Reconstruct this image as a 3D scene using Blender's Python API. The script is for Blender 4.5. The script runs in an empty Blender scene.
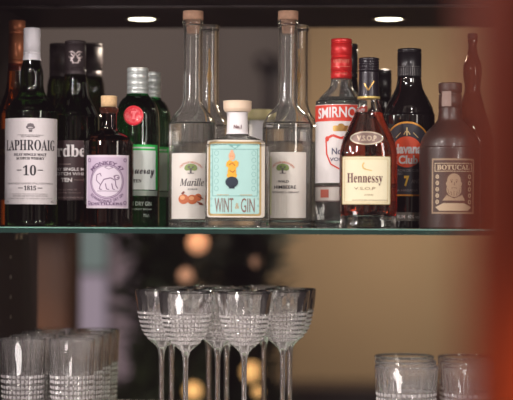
import bpy, bmesh, math, random
from mathutils import Vector, Matrix
random.seed(7)
PI = math.pi
scene = bpy.context.scene
COL = scene.collection

# ------------------------------------------------------------------ camera
F_PX = 1724.0
YAW, ROLL = math.radians(4.0), math.radians(0.32)
HORIZON = 225.0
CAM = Vector((2.5*math.sin(YAW), -2.5*math.cos(YAW), 0.0045))
fw = Vector((-math.sin(YAW), math.cos(YAW), 0))
rt0 = Vector((math.cos(YAW), math.sin(YAW), 0))
up0 = Vector((0, 0, 1))
rt = rt0*math.cos(ROLL) + up0*math.sin(ROLL)
up = up0*math.cos(ROLL) - rt0*math.sin(ROLL)
cd = bpy.data.cameras.new('camera'); cam = bpy.data.objects.new('camera', cd); COL.objects.link(cam)
cam.matrix_world = Matrix(((rt.x, up.x, -fw.x, CAM.x), (rt.y, up.y, -fw.y, CAM.y), (rt.z, up.z, -fw.z, CAM.z), (0, 0, 0, 1)))
cd.sensor_width = 36; cd.lens = F_PX/513*36; cd.shift_y = (HORIZON-200)/513
cd.dof.use_dof = True; cd.dof.focus_distance = 2.47; cd.dof.aperture_fstop = 2.8
cd.clip_start = 0.05; cd.clip_end = 60
scene.camera = cam

def P(px, py, Y):
    """world point seen at photo pixel px,py on the plane y=Y"""
    d = fw + rt*((px-256.5)/F_PX) - up*((py-HORIZON)/F_PX)
    return CAM + d*((Y-CAM.y)/d.y)
def SC(px, Y):
    return (P(px, 225, Y)-CAM).dot(fw)/F_PX

# --------------------------------------------------------------- materials
def lin(c):
    return tuple(((v/255)/12.92 if v/255 <= .04045 else ((v/255+.055)/1.055)**2.4) for v in c) + (1,)
MATS = {}
def mat(name, col, rough=.5, metal=0, coat=0, trans=0, ior=1.5, emit=0, ecol=None, noise=0, nscale=60, bump=0, spec=.5):
    if name in MATS: return MATS[name]
    m = bpy.data.materials.new(name); m.use_nodes = True
    nt = m.node_tree; b = nt.nodes['Principled BSDF']
    c = lin(col)
    b.inputs['Base Color'].default_value = c
    b.inputs['Roughness'].default_value = rough
    b.inputs['Metallic'].default_value = metal
    b.inputs['Coat Weight'].default_value = coat
    b.inputs['Coat Roughness'].default_value = .08
    b.inputs['Transmission Weight'].default_value = trans
    b.inputs['IOR'].default_value = ior
    b.inputs['Specular IOR Level'].default_value = spec
    if emit:
        b.inputs['Emission Color'].default_value = lin(ecol or col)
        b.inputs['Emission Strength'].default_value = emit
    if noise or bump:
        tc = nt.nodes.new('ShaderNodeTexCoord'); n = nt.nodes.new('ShaderNodeTexNoise')
        n.inputs['Scale'].default_value = nscale; n.inputs['Detail'].default_value = 4
        nt.links.new(tc.outputs['Object'], n.inputs['Vector'])
        if noise:
            mx = nt.nodes.new('ShaderNodeMix'); mx.data_type = 'RGBA'
            mx.inputs[6].default_value = tuple(v*(1-noise) for v in c[:3])+(1,)
            mx.inputs[7].default_value = tuple(min(1, v*(1+noise)) for v in c[:3])+(1,)
            nt.links.new(n.outputs['Fac'], mx.inputs[0]); nt.links.new(mx.outputs[2], b.inputs['Base Color'])
        if bump:
            bp = nt.nodes.new('ShaderNodeBump'); bp.inputs['Strength'].default_value = bump; bp.inputs['Distance'].default_value = .001
            nt.links.new(n.outputs['Fac'], bp.inputs['Height']); nt.links.new(bp.outputs[0], b.inputs['Normal'])
    MATS[name] = m
    return m
def wood(name, c1, c2, scale=3, rough=.45):
    m = mat(name, c1, rough=rough); nt = m.node_tree; b = nt.nodes['Principled BSDF']
    tc = nt.nodes.new('ShaderNodeTexCoord'); mp = nt.nodes.new('ShaderNodeMapping'); mp.inputs['Scale'].default_value = (8*scale, 8*scale, scale*.6)
    n = nt.nodes.new('ShaderNodeTexNoise'); n.inputs['Detail'].default_value = 6
    r = nt.nodes.new('ShaderNodeValToRGB'); r.color_ramp.elements[0].color = lin(c1); r.color_ramp.elements[1].color = lin(c2)
    r.color_ramp.elements[0].position = .35; r.color_ramp.elements[1].position = .7
    nt.links.new(tc.outputs['Object'], mp.inputs[0]); nt.links.new(mp.outputs[0], n.inputs[0]); nt.links.new(n.outputs[0], r.inputs[0]); nt.links.new(r.outputs[0], b.inputs['Base Color'])
    return m
def thin_glass(name, tint, refl=1.0):
    m = bpy.data.materials.new(name); m.use_nodes = True; nt = m.node_tree; nt.nodes.clear()
    o = nt.nodes.new('ShaderNodeOutputMaterial'); mx = nt.nodes.new('ShaderNodeMixShader')
    t = nt.nodes.new('ShaderNodeBsdfTransparent'); t.inputs[0].default_value = lin(tint)
    g = nt.nodes.new('ShaderNodeBsdfGlossy'); g.inputs['Roughness'].default_value = .03
    f = nt.nodes.new('ShaderNodeFresnel'); f.inputs[0].default_value = 1.45
    nt.links.new(f.outputs[0], mx.inputs[0]); nt.links.new(t.outputs[0], mx.inputs[1]); nt.links.new(g.outputs[0], mx.inputs[2]); nt.links.new(mx.outputs[0], o.inputs[0])
    MATS[name] = m; return m

def milky(name, mixv, col):  # white diffuse mixed into the glass as a bright haze
    m = bpy.data.materials.new(name); m.use_nodes = True; nt = m.node_tree; nt.nodes.clear()
    o = nt.nodes.new('ShaderNodeOutputMaterial'); mx = nt.nodes.new('ShaderNodeMixShader'); mx.inputs[0].default_value = mixv
    g = nt.nodes.new('ShaderNodeBsdfGlass'); g.inputs['IOR'].default_value = 1.52; g.inputs['Roughness'].default_value = .0
    d = nt.nodes.new('ShaderNodeBsdfDiffuse'); d.inputs[0].default_value = lin(col)
    nt.links.new(g.outputs[0], mx.inputs[1]); nt.links.new(d.outputs[0], mx.inputs[2]); nt.links.new(mx.outputs[0], o.inputs[0])
    return m
CRYSTAL = milky('crystal_glass', .03, (250, 240, 242))
CLEAR2 = milky('pure_glass', .003, (240, 236, 230))
CLEAR = milky('clear_glass', .03, (240, 236, 230))
CUTGLASS = milky('bright_cut_crystal', .3, (255, 246, 248))  # stronger white mix paints the sparkle of the studs
SPIRIT = mat('clear_spirit', (252, 253, 252), rough=0, trans=1, ior=1.36)
DKGREEN = mat('dark_green_glass', (66, 92, 40), rough=.02, trans=1, ior=1.5)
BLACKGL = mat('black_glass', (20, 16, 18), rough=.05, coat=.6, noise=.2, nscale=30)
GREEN = mat('green_glass', (40, 150, 75), rough=.01, trans=1, ior=1.5)
BROWN = mat('brown_glass', (96, 42, 24), rough=.02, trans=1, ior=1.5)
AMBER = mat('amber_glass', (190, 100, 30), rough=.01, trans=1, ior=1.5)
COGNAC = mat('cognac_liquid', (232, 92, 50), rough=0, trans=1, ior=1.38)
FROST = mat('frosted_brown_glass', (54, 35, 31), rough=.38, noise=.12, nscale=25, coat=.15)
CORK = mat('cork', (222, 174, 146), rough=.8, noise=.22, nscale=220, bump=.4)
PALECORK = mat('pale_wood', (226, 200, 176), rough=.6, noise=.08, nscale=120)
PAPER = mat('label_paper', (216, 207, 209), rough=.6, noise=.03, nscale=200)
CREAMP = mat('cream_paper', (226, 215, 184), rough=.55, noise=.04, nscale=90)
WARMW = mat('ivory_paper', (228, 220, 212), rough=.6, noise=.02, nscale=90)
INK = mat('dark_ink', (44, 38, 46), rough=.6, noise=.05)
GREYINK = mat('grey_ink', (110, 100, 105), rough=.6, noise=.05)
WHITEINK = mat('white_ink', (228, 220, 220), rough=.6, noise=.03)
GOLD = mat('gold_foil', (190, 150, 88), rough=.35, metal=.75, noise=.1)
YELLOWG = mat('yellow_ink', (222, 178, 60), rough=.5, noise=.05)
RED = mat('red_ink', (206, 48, 36), rough=.5, noise=.05)

# --------------------------------------------------------------- mesh utils
def link(name, me, m=None, parent=None, smooth=True):
    o = bpy.data.objects.new(name, me); COL.objects.link(o)
    if m: me.materials.append(m)
    if smooth:
        for p in me.polygons: p.use_smooth = True
    if parent: o.parent = parent
    return o
def from_bm(name, bm, m, parent=None, smooth=False):
    me = bpy.data.meshes.new(name); bm.to_mesh(me); bm.free(); return link(name, me, m, parent, smooth)
def box(bm, x0, x1, y0, y1, z0, z1):
    vs = [bm.verts.new((x, y, z)) for z in (z0, z1) for (x, y) in ((x0, y0), (x1, y0), (x1, y1), (x0, y1))]
    for f in ((3, 2, 1, 0), (4, 5, 6, 7), (0, 1, 5, 4), (1, 2, 6, 5), (2, 3, 7, 6), (3, 0, 4, 7)): bm.faces.new([vs[i] for i in f])
def boxobj(name, a, m, parent=None, bevel=0):
    bm = bmesh.new(); box(bm, *a)
    if bevel: bmesh.ops.bevel(bm, geom=bm.edges[:], offset=bevel, segments=2, affect='EDGES')
    return from_bm(name, bm, m, parent)
def catmull(pts, n=5):
    """pts: (z, r[, 's']) ; 's' marks a sharp corner"""
    out = []
    N = len(pts)
    for i in range(N-1):
        p1, p2 = pts[i], pts[i+1]
        p0 = pts[i-1] if i > 0 and len(p1) < 3 else p1
        p3 = pts[i+2] if i+2 < N and len(p2) < 3 else p2
        k = n if abs(p1[0]-p2[0])+abs(p1[1]-p2[1]) > 1.2 else 2
        for j in range(k):
            t = j/k
            out.append(tuple(.5*((2*p1[c])+(-p0[c]+p2[c])*t+(2*p0[c]-5*p1[c]+4*p2[c]-p3[c])*t*t+(-p0[c]+3*p1[c]-3*p2[c]+p3[c])*t**3) for c in (0, 1)))
    out.append(pts[-1][:2])
    return out
def se(th, a, b, n):
    c, s = math.cos(th), math.sin(th)
    if n == 2: return a*c, b*s
    return a*math.copysign(abs(c)**(2/n), c), b*math.copysign(abs(s)**(2/n), s)
def loft_me(name, prof, segs=64, ratio=1, n=2, rmod=None, caps=(True, True)):
    """prof list of (z,r) metres in surface order"""
    bm = bmesh.new(); rings = []
    for i, (z, r) in enumerate(prof):
        if r < 1e-6: rings.append([bm.verts.new((0, 0, z))]); continue
        ring = []
        for k in range(segs):
            th = 2*PI*k/segs
            rr = r + (rmod(th, z, i) if rmod else 0)
            x, y = se(th, rr, rr*ratio, n); ring.append(bm.verts.new((x, y, z)))
        rings.append(ring)
    for A, B in zip(rings, rings[1:]):
        if len(A) == 1 and len(B) == 1: continue
        for k in range(segs):
            k2 = (k+1) % segs
            if len(A) == 1: bm.faces.new((A[0], B[k2], B[k]))
            elif len(B) == 1: bm.faces.new((A[k], A[k2], B[0]))
            else: bm.faces.new((A[k], A[k2], B[k2], B[k]))
    if caps[0] and len(rings[0]) > 1: bm.faces.new(rings[0][::-1])
    if caps[1] and len(rings[-1]) > 1: bm.faces.new(rings[-1])
    me = bpy.data.meshes.new(name); bm.to_mesh(me); bm.free(); return me
def empty(name, loc, rotz=0, label=None, cat=None, group=None):
    o = bpy.data.objects.new(name, None); COL.objects.link(o); o.location = loc; o.rotation_euler = (0, 0, rotz); o.empty_display_size = .02
    if label: o['label'] = label; o['category'] = cat
    if group: o['group'] = group
    return o
def copy_tree(o, parent=None):
    c = o.copy(); COL.objects.link(c); c.parent = parent
    for ch in list(o.children): copy_tree(ch, c)
    return c

# ------------------------------------------------------ flat artwork (labels)
_tc = {}
def text_geo(s, bold=0):
    k = (s, bold)
    if k in _tc: return _tc[k]
    cu = bpy.data.curves.new('tmp', 'FONT'); cu.body = s; cu.offset = bold; cu.resolution_u = 3
    o = bpy.data.objects.new('tmp', cu); COL.objects.link(o)
    dg = bpy.context.evaluated_depsgraph_get()
    me = bpy.data.meshes.new_from_object(o.evaluated_get(dg))
    v = [(p.co.x, p.co.y) for p in me.vertices]; f = [tuple(p.vertices) for p in me.polygons]
    bpy.data.objects.remove(o); bpy.data.curves.remove(cu); bpy.data.meshes.remove(me)
    xs = [p[0] for p in v]; ys = [p[1] for p in v]
    x0, x1, y0, y1 = min(xs), max(xs), min(ys), max(ys)
    v = [((x-x0)/(x1-x0), (y-y0)/(y1-y0)) for x, y in v]
    _tc[k] = (v, f); return _tc[k]
def serif(s):
    return ''.join(chr(0x1D400+ord(c)-65) if 'A' <= c <= 'Z' else chr(0x1D41A+ord(c)-97) if 'a' <= c <= 'z' else chr(0x1D7CE+ord(c)-48) if '0' <= c <= '9' else c for c in s)
def script(s):
    return ''.join(chr(0x1D4D0+ord(c)-65) if 'A' <= c <= 'Z' else chr(0x1D4EA+ord(c)-97) if 'a' <= c <= 'z' else c for c in s)
def italic(s):
    return ''.join(chr(0x1D468+ord(c)-65) if 'A' <= c <= 'Z' else chr(0x1D482+ord(c)-97) if 'a' <= c <= 'z' else c for c in s)
def thinitalic(s):
    return ''.join(chr(0x1D434+ord(c)-65) if 'A' <= c <= 'Z' else chr(0x1D44E+ord(c)-97) if 'a' <= c <= 'z' else c for c in s)

class Art:
    """flat shapes in photo-pixel units, x relative to the bottle axis, y downwards as in the photo"""
    def __init__(s): s.v = []; s.f = []
    def add(s, v, f):
        o = len(s.v); s.v += v; s.f += [tuple(i+o for i in t) for t in f]; return s
    def poly(s, pts): return s.add(list(pts), [tuple(range(len(pts)))])
    def rect(s, x0, y0, x1, y1): return s.poly([(x0, y0), (x1, y0), (x1, y1), (x0, y1)])
    def frame(s, x0, y0, x1, y1, w):
        s.rect(x0, y0, x1, y0+w); s.rect(x0, y1-w, x1, y1); s.rect(x0, y0+w, x0+w, y1-w); return s.rect(x1-w, y0+w, x1, y1-w)
    def rrect(s, x0, y0, x1, y1, r):
        pts = []
        for cx, cy, a in ((x1-r, y0+r, -90), (x1-r, y1-r, 0), (x0+r, y1-r, 90), (x0+r, y0+r, 180)):
            for k in range(5):
                t = math.radians(a+k*22.5); pts.append((cx+r*math.cos(t), cy+r*math.sin(t)))
        return s.poly(pts)
    def ell(s, cx, cy, a, b, n=28): return s.poly([(cx+a*math.cos(2*PI*k/n), cy+b*math.sin(2*PI*k/n)) for k in range(n)])
    def ring(s, cx, cy, a, b, w, n=36, t0=0, t1=360):
        v = []; f = []
        for k in range(n+1):
            t = math.radians(t0+(t1-t0)*k/n); c, q = math.cos(t), math.sin(t)
            v += [(cx+a*c, cy+b*q), (cx+(a-w)*c, cy+(b-w)*q)]
        for k in range(n): f.append((2*k, 2*k+1, 2*k+3, 2*k+2))
        return s.add(v, f)
    def line(s, pts, w):
        for (x0, y0), (x1, y1) in zip(pts, pts[1:]):
            d = math.hypot(x1-x0, y1-y0) or 1; nx, ny = -(y1-y0)/d*w/2, (x1-x0)/d*w/2
            s.poly([(x0+nx, y0+ny), (x1+nx, y1+ny), (x1-nx, y1-ny), (x0-nx, y0-ny)])
        return s
    def text(s, t, x0, y0, x1, y1, bold=0, bow=0):
        v, f = text_geo(t, bold)
        return s.add([(x0+(x1-x0)*a, y1+(y0-y1)*b - bow*(1-(2*a-1)**2)) for a, b in v], f)
    def arctext(s, t, cx, cy, R, h, a0, a1, bold=0):
        v, f = text_geo(t, bold); o = []
        for a, b in v:
            r = R+h*b if a1 > a0 else R-h*b
            th = math.radians(a0+(a1-a0)*a); o.append((cx+r*math.sin(th), cy-r*math.cos(th)))
        return s.add(o, f)

class Bottle:
    def __init__(s, name, label, cat, cx, Y, group=None):
        s.cx, s.Y = cx, Y; p = P(cx, 226, Y); s.s = SC(cx, Y)
        d = CAM-p; s.root = empty(name, (p.x, Y, 0.0004), math.atan2(d.x, -d.y), label, cat, group)
        s.z225 = CAM.z + (P(cx, HORIZON, Y).z-CAM.z) - 0.0004
        s.prof = None; s.ratio = 1; s.n = 2
    def z(s, y): return max(0, s.z225 + (HORIZON-y)*s.s)
    def lathe(s, name, pts, m, parent=None, segs=64, ratio=None, n=None, keep=False, sub=5, rmod=None, raw=False):
        """pts (y_px, r_px) bottom to top"""
        q = catmull(pts, sub)
        prof = [(s.z(y), max(0, r)*s.s) for y, r in q]
        if keep: s.prof = q; s.ratio = ratio or 1; s.n = n or 2
        me = loft_me(name, prof, segs, ratio or s.ratio, n or s.n, rmod)
        return link(name, me, m, parent or s.root, True)
    def round(s, name, pts, m, parent=None, **k): return s.lathe(name, pts, m, parent, ratio=1, n=2, **k)
    def shell(s, name, pts, m, t=1.8, base=5, parent=None, segs=64, ratio=1, n=2, rmod=None):
        """hollow glass: pts outer (y,r) bottom to rim"""
        q = catmull(pts, 5); s.prof = q; s.ratio = ratio; s.n = n
        outer = [(s.z(y), r*s.s) for y, r in q]
        ybot = q[0][0]-base
        inn = [(y, max(r-t, .5)) for y, r in q if y < ybot]
        s.inner = inn
        prof = [(s.z(q[0][0]), 0)] + outer
        inner = [(s.z(y), r*s.s) for y, r in inn][::-1]
        inner[0] = (outer[-1][0], inner[0][1])
        prof += inner + [(s.z(ybot), inn[0][1]*.8*s.s), (s.z(ybot), 0)]
        return link(name, loft_me(name, prof, segs, ratio, n, rmod, caps=(False, False)), m, parent or s.root, True)
    def fill(s, level, m, extra=.25, top=None):
        q = [(y, r+extra) for y, r in s.inner if y > level]
        yb = s.inner[0][0]+.3
        r_top = q[-1][1]
        prof = [(s.z(yb), 0), (s.z(yb), q[0][1]*.8*s.s)] + [(s.z(y), r*s.s) for y, r in q] + [(s.z(level), r_top*s.s), (s.z(level), 0)]
        return link('liquid', loft_me('liquid', prof, 64, s.ratio, s.n, None, caps=(False, False)), m, s.root, True)
    def rad(s, y):
        q = s.prof
        for (y0, r0), (y1, r1) in zip(q, q[1:]):
            if (y0-y)*(y1-y) <= 0 and y0 != y1: return r0+(r1-r0)*(y-y0)/(y1-y0)
        return q[0][1] if y > q[0][0] else q[-1][1]
    def art(s, name, a, m, parent=None, eps=.35, arc=True, hs=0, r=None):
        """lays an Art on the front of the glass. eps in px; arc: x is distance along the surface"""
        bm = bmesh.new(); vs = [bm.verts.new((x, y, 0)) for x, y in a.v]
        for f in a.f:
            try: bm.faces.new([vs[i] for i in f])
            except ValueError: pass
        xs = [v[0] for v in a.v]; ys = [v[1] for v in a.v]
        def cut(lo, hi, st, ax):
            k = math.ceil(lo/st)*st
            while k < hi:
                co = (k, 0, 0) if ax == 0 else (0, k, 0); no = (1, 0, 0) if ax == 0 else (0, 1, 0)
                bmesh.ops.bisect_plane(bm, geom=bm.verts[:]+bm.edges[:]+bm.faces[:], dist=1e-5, plane_co=co, plane_no=no); k += st
        cut(min(xs), max(xs), 2.5, 0)
        if hs: cut(min(ys), max(ys), hs, 1)
        for v in bm.verts:
            x, y = v.co.x, v.co.y; R = r or s.rad(y); nn = 2 if r else s.n; ra = 1 if r else s.ratio
            if arc:
                t = x/R; X = R*math.sin(t); D = R*math.cos(t)*ra; X += eps*math.sin(t); D += eps*math.cos(t)
            else:
                X = x; D = R*ra*(max(0, 1-min(1, abs(x)/R)**nn))**(1/nn)+eps
            v.co = (X*s.s, -D*s.s, s.z225+(HORIZON-y)*s.s)
        bmesh.ops.recalc_face_normals(bm, faces=bm.faces[:])
        return from_bm(name, bm, m, parent or s.root, False)

# =================================================================== SETTING
WALLTAN = mat('tan_plaster', (146, 123, 98), rough=.9, noise=.08, nscale=3)
DARKB = wood('dark_veneer', (30, 23, 26), (37, 29, 32), 1.2, .6)
DARKB.node_tree.nodes['Principled BSDF'].inputs['Specular IOR Level'].default_value = .2
DARKB2 = wood('dark_board_edge', (52, 42, 42), (60, 50, 50), 1.5, .45)
GREYW = mat('grey_paint', (66, 60, 60), rough=.8, noise=.06, nscale=4)
FLOORZ = -1.25
CEILZ = 1.5
def struct(name, a, m):
    o = boxobj(name, a, m); o['kind'] = 'structure'; return o
struct('floor', (-2.6, 2.4, -3.0, 4.4, FLOORZ-.1, FLOORZ), wood('floor_wood', (60, 42, 32), (84, 60, 44), 1))
struct('ceiling', (-2.6, 2.4, .6, 4.4, CEILZ, CEILZ+.1), mat('ceiling_paint', (120, 112, 104), rough=.9, noise=.03))
struct('wall_back', (-2.6, 2.4, 4.3, 4.4, FLOORZ, CEILZ), WALLTAN)
struct('wall_left', (-2.7, -2.6, .6, 4.4, FLOORZ, CEILZ), WALLTAN)
struct('wall_right', (2.4, 2.5, .6, 4.4, FLOORZ, CEILZ), WALLTAN)
# grey bulkhead wall hanging behind the upper shelf
pl = P(10, 225, 1.7).x; pr = P(304, 225, 1.7).x
struct('wall_upper', (-2.6, pr, 1.7, 1.8, -.003, CEILZ), GREYW)

# ---- cabinet
CZ = .335; BACK = .39
SX = P(38, 225, BACK).x
cabinet = empty('bar_cabinet', (0, .05, FLOORZ), 0, 'dark brown open bar cabinet with canopy and drilled side panel around the bottles', 'cabinet')
def cpart(name, a, m, bevel=0, parent=None):
    o = boxobj(name, a, m, None, bevel); o.parent = parent or cabinet
    if (parent or cabinet) is cabinet: o.matrix_parent_inverse = Matrix.Translation((0, -.05, -FLOORZ))
    return o
FR = -.17
RX = .62
cpart('canopy_board', (SX-.02, RX+.02, FR, BACK, CZ, CZ+.03), DARKB)
pz = cpart('side_panel', (SX-.02, SX, FR, BACK, -.293, CZ), DARKB)
cpart('side_panel', (RX, RX+.02, FR, BACK, -.293, CZ), DARKB)
cpart('base_board', (SX-.02, RX+.02, FR-.02, BACK, -.323, -.293), mat('pale_bounce_top', (206, 198, 196), rough=.25, noise=.1, nscale=9))  # unseen board top, made pale to bounce light into the glasses
cpart('plinth', (SX-.02, RX+.02, FR, BACK, FLOORZ, -.323), DARKB)
# thin trim seam along the canopy underside
yy = P(256, 6, .1)
def Yon(px, py, z):          # depth where pixel ray meets a horizontal plane
    d = fw + rt*((px-256.5)/F_PX) - up*((py-HORIZON)/F_PX); t = (z-CAM.z)/d.z; return CAM + d*t
ys = Yon(256, 6, CZ).y
cpart('trim_strip', (SX, RX, ys-.012, ys, CZ-.0035, CZ), DARKB2, .0008)
# pin holes with metal sleeves on the inner face of the side panel
def Xon(px, py, X):
    d = fw + rt*((px-256.5)/F_PX) - up*((py-HORIZON)/F_PX); t = (X-CAM.x)/d.x; return CAM + d*t
STEEL = mat('brushed_steel', (200, 196, 192), rough=.3, metal=1, noise=.05)
for py in (257, 277, 297, 317, 337, 357):
    q = Xon(10.5, py, SX)
    me = loft_me('pin_socket', [(0, .0030), (.0006, .0028), (.0006, .0014), (-.002, .0012), (-.002, 0)], 20, caps=(False, False))
    o = link('pin_socket', me, STEEL, cabinet); o.location = Vector((SX, q.y, q.z))-Vector((0, .05, FLOORZ)); o.rotation_euler = (0, PI/2, 0)
q = Xon(15, 236, SX)
# ---- glass shelf
SHF = -.13
shelf = empty('glass_shelf', (0, .08, -.008), 0, 'clear glass shelf with green polished edge carrying the row of bottles', 'shelf')
sb = boxobj('glass_pane', (SX+.0005, RX-.0005, SHF+.002-.08, .31-.08, .0, .008), thin_glass('shelf_glass', (205, 226, 218)), shelf)
EDGE = mat('green_glass_edge', (22, 50, 46), rough=.12, coat=1, noise=.35, nscale=14)
boxobj('polished_edge', (SX, RX, SHF-.08, SHF+.002-.08, .0, .0068), EDGE, shelf)
boxobj('edge_highlight', (SX, RX, SHF-.0003-.08, SHF+.002-.08, .0068, .008), mat('edge_highlight_tint', (130, 172, 160), rough=.15, coat=1, noise=.2, nscale=20), shelf)  # pale strip paints the highlight along the top of the edge
for X, sg in ((SX, 1), (RX, -1)):
    for Yp in (q.y, .24):
        bm = bmesh.new(); box(bm, min(0, sg*.012), max(0, sg*.012), -.006, .006, -.0045, 0); box(bm, min(0, sg*.003), max(0, sg*.003), -.006, .006, -.012, -.0045)
        bmesh.ops.bevel(bm, geom=bm.edges[:], offset=.0008, segments=1, affect='EDGES')
        o = from_bm('shelf_clip', bm, STEEL); o.location = (X, Yp, -.0082); o['category'] = 'shelf clip'
        o['label'] = ('small metal clip under the glass shelf on the %s side panel, %s' % ('left' if sg > 0 else 'right', 'towards the front' if Yp != .24 else 'towards the back'))
# ---- downlights
LED = mat('led_disc', (255, 244, 214), emit=6, ecol=(255, 244, 214))
RINGM = mat('downlight_ring', (60, 50, 50), rough=.35, metal=.6, noise=.1)
for px, side in ((142, 'left'), (389, 'right')):
    c = Yon(px, 19, CZ-.002); r = 14.5*SC(px, c.y)
    e = empty('recessed_downlight', (c.x, c.y, CZ), 0, 'round lit downlight in the dark canopy, the %s one of two' % side, 'downlight', 'downlights in the canopy')
    link('light_disc', loft_me('light_disc', [(-.0025, 0), (-.0025, r*.9), (-.001, r)], 40, caps=(False, False)), LED, e)
    link('mounting_ring', loft_me('mounting_ring', [(0, r*1.22), (-.003, r*1.2), (-.003, r*1.02), (0, r)], 40, caps=(False, False)), RINGM, e)
    l = bpy.data.lights.new('downlight_lamp', 'SPOT'); l.energy = 7; l.spot_size = math.radians(150); l.spot_blend = .8; l.shadow_soft_size = .02; l.color = (1, .88, .7)
    lo = bpy.data.objects.new('downlight_lamp', l); COL.objects.link(lo); lo.location = (0, 0, -.008); lo.parent = e

# =================================================================== BOTTLES
def cap_ridges(b, name, y0, y1, r, m, parent=None, grooves=(), lip=.4):
    pts = [(y1, r-.3, 's'), (y1, r, 's')]
    ys_ = sorted(grooves, reverse=True)
    for g in ys_: pts += [(g+.5, r, 's'), (g+.25, r-.7, 's'), (g-.25, r-.7, 's'), (g-.5, r, 's')]
    pts += [(y0+1.2, r, 's'), (y0+.3, r-.5), (y0, r-1.5, 's'), (y0, 0)]
    return b.round(name, pts, m, parent, sub=2)

# --- copper-capped amber bottle, far left, behind
def whisky_profile(base, r, sh, top, neck): pass
b = Bottle('whisky_bottle', 'amber whisky bottle with tall copper capsule at far left, behind the white-labelled one', 'bottle', 16, .07)
b.round('glass_body', [(229, 0), (228, 17, 's'), (225, 19), (215, 19.5), (125, 19.5), (112, 18), (102, 15), (92, 11.5), (84, 10), (70, 9), (60, 8)], AMBER, keep=True)
cap_ridges(b, 'capsule', 20.5, 71, 8.4, mat('copper_foil', (206, 124, 84), rough=.35, metal=.35, noise=.12, nscale=40), grooves=(31, 34, 60, 66))
b.art('label', Art().rect(-26, 130, 26, 200), mat('brown_paper', (96, 62, 38), rough=.6, noise=.1))
b.art('lettering', Art().text(serif('SINGLE MALT'), -20, 150, 20, 156), GOLD, b.root.children[-1], eps=.7)

# --- white label whisky
b = Bottle('whisky_bottle', 'dark green whisky bottle with white cap and large white label reading 10 and 1815', 'bottle', 31, .0)
b.round('glass_body', [(229, 0), (228, 22, 's'), (226, 25.5), (220, 26), (120, 26), (112, 25), (104, 21.5), (96, 15), (89, 12.2), (82, 11.6), (72, 11.4), (65, 9.6), (59, 8.4), (56, 7.8)], DKGREEN, keep=True)
w = mat('white_plastic', (226, 220, 226), rough=.4, noise=.03)
cap_ridges(b, 'cap', 28, 53, 8.5, w)
b.round('capsule_skirt', [(60.5, 9.2, 's'), (60, 9.3), (57, 8.8), (54.5, 8.3, 's'), (54, 8.8), (53, 8.8, 's'), (52, 8.3, 's'), (52, 0)], w, sub=2)
b.art('label', Art().rrect(-38, 119.5, 34, 204.5, 1), PAPER); L = b.root.children[-1]
a = Art()
a.text(serif('LAPHROAIG'), -29.5, 141, 26.5, 151.5)
a.text(serif('ISLAY SINGLE MALT'), -18, 154.2, 15, 156.8, .01).text(serif('SCOTCH WHISKY'), -15, 158, 13, 160.6, .01)
a.text(serif('10'), -8, 166, 4.5, 176.2)
a.rect(-14.5, 170.5, -9.5, 171.3).rect(6, 170.5, 11.5, 171.3)
a.text(serif('1815'), -7, 186.2, 4.6, 190.8, .01).rect(-13, 188.2, -8.2, 188.9).rect(6, 188.2, 11, 188.9)
a.rect(-14, 136.1, 12, 136.4)
b.art('lettering', a, INK, L, eps=.75)
a = Art()
a.text('THE MOST RICHLY FLAVOURED OF ALL SCOTCH WHISKIES', -27, 183.2, 24, 184.9).text('ESTABLISHED', -10, 137, 8, 138.4)
a.rect(-20, 194.3, 17, 194.6).text('DISTILLED AND BOTTLED IN SCOTLAND', -19, 195.7, 17, 197).text('D. JOHNSTON AND CO. DISTILLERY  ISLE OF ISLAY', -26, 198.3, 23, 199.8)
a.text('70cl', -28, 201, -25, 202.8).text('40%', 21, 201, 25, 202.8)
b.art('small_lettering', a, GREYINK, L, eps=.75)
a = Art()   # feathers and crest
for t in (-35, 0, 35):
    c_, s_ = math.sin(math.radians(t)), math.cos(math.radians(t))
    a.ell(-1+c_*3, 128.6-s_*2.2, 1.5, 1.9, 12)
a.rect(-4, 129.3, 2, 130.3).poly([(-3, 130.8), (1, 130.8), (.3, 133.4), (-2.3, 133.4)]).ell(-4.3, 128.6, 1, 1.4, 10).ell(2.3, 128.6, 1, 1.4, 10)
b.art('crest', a, GREYINK, L, eps=.75)

# --- dark islay bottle + two behind
def islay(cx, Y, top, label, front=False, scale=1.0):
    b = Bottle('whisky_bottle', label, 'bottle', cx, Y, 'black-capped dark green whisky bottles')
    k = scale; h = lambda y: HORIZON+2-(HORIZON+2-y)*k
    pts = [(229, 0), (228, 21), (226, 23.5), (220, 24), (125, 24), (116, 23), (108, 20), (100, 15.5), (92, 13.2), (84, 12.6), (77, 11.2), (72, 9.8)]
    pts = [(h(y) if y < 228 else y, r*k) for y, r in pts]
    b.round('glass_body', pts, DKGREEN, keep=True)
    cm = mat('dark_bronze_foil', (62, 52, 54), rough=.5, metal=.3, noise=.12)
    cap_ridges(b, 'capsule', h(41), h(77.5), 10.6*k, cm, grooves=(h(44.5), h(69)))
    C = b.root.children[-1]
    if front:
        kn = mat('raised_foil', (150, 136, 136), rough=.35, metal=.6)
        a = Art()
        for sg in (1, -1):
            a.line([(sg*7, 53), (sg*3, 52.5), (-sg*1, 56), (-sg*2.5, 59), (-sg*7, 58)], 1.4)
            a.line([(sg*7, 57), (sg*4, 60), (sg*2, 64), (-sg*3, 63.5)], 1.2)
            a.line([(sg*4.5, 54.5), (sg*1.5, 58), (sg*5, 62)], 1.0)
        b.art('knot_emblem', a, kn, C, eps=.5, r=10.6)
    return b
b = islay(74.5, .055, 41, 'dark green whisky bottle with knot on its cap and brown label reading TEN', True)
b.art('label', Art().rrect(-27, 141.5, 30, 200.5, 1), mat('dark_brown_paper', (62, 42, 44), rough=.5, noise=.08)); L = b.root.children[-1]
a = Art()
a.text(serif('Ardbeg'), -29, 145.5, 18, 161, .01)
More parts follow.
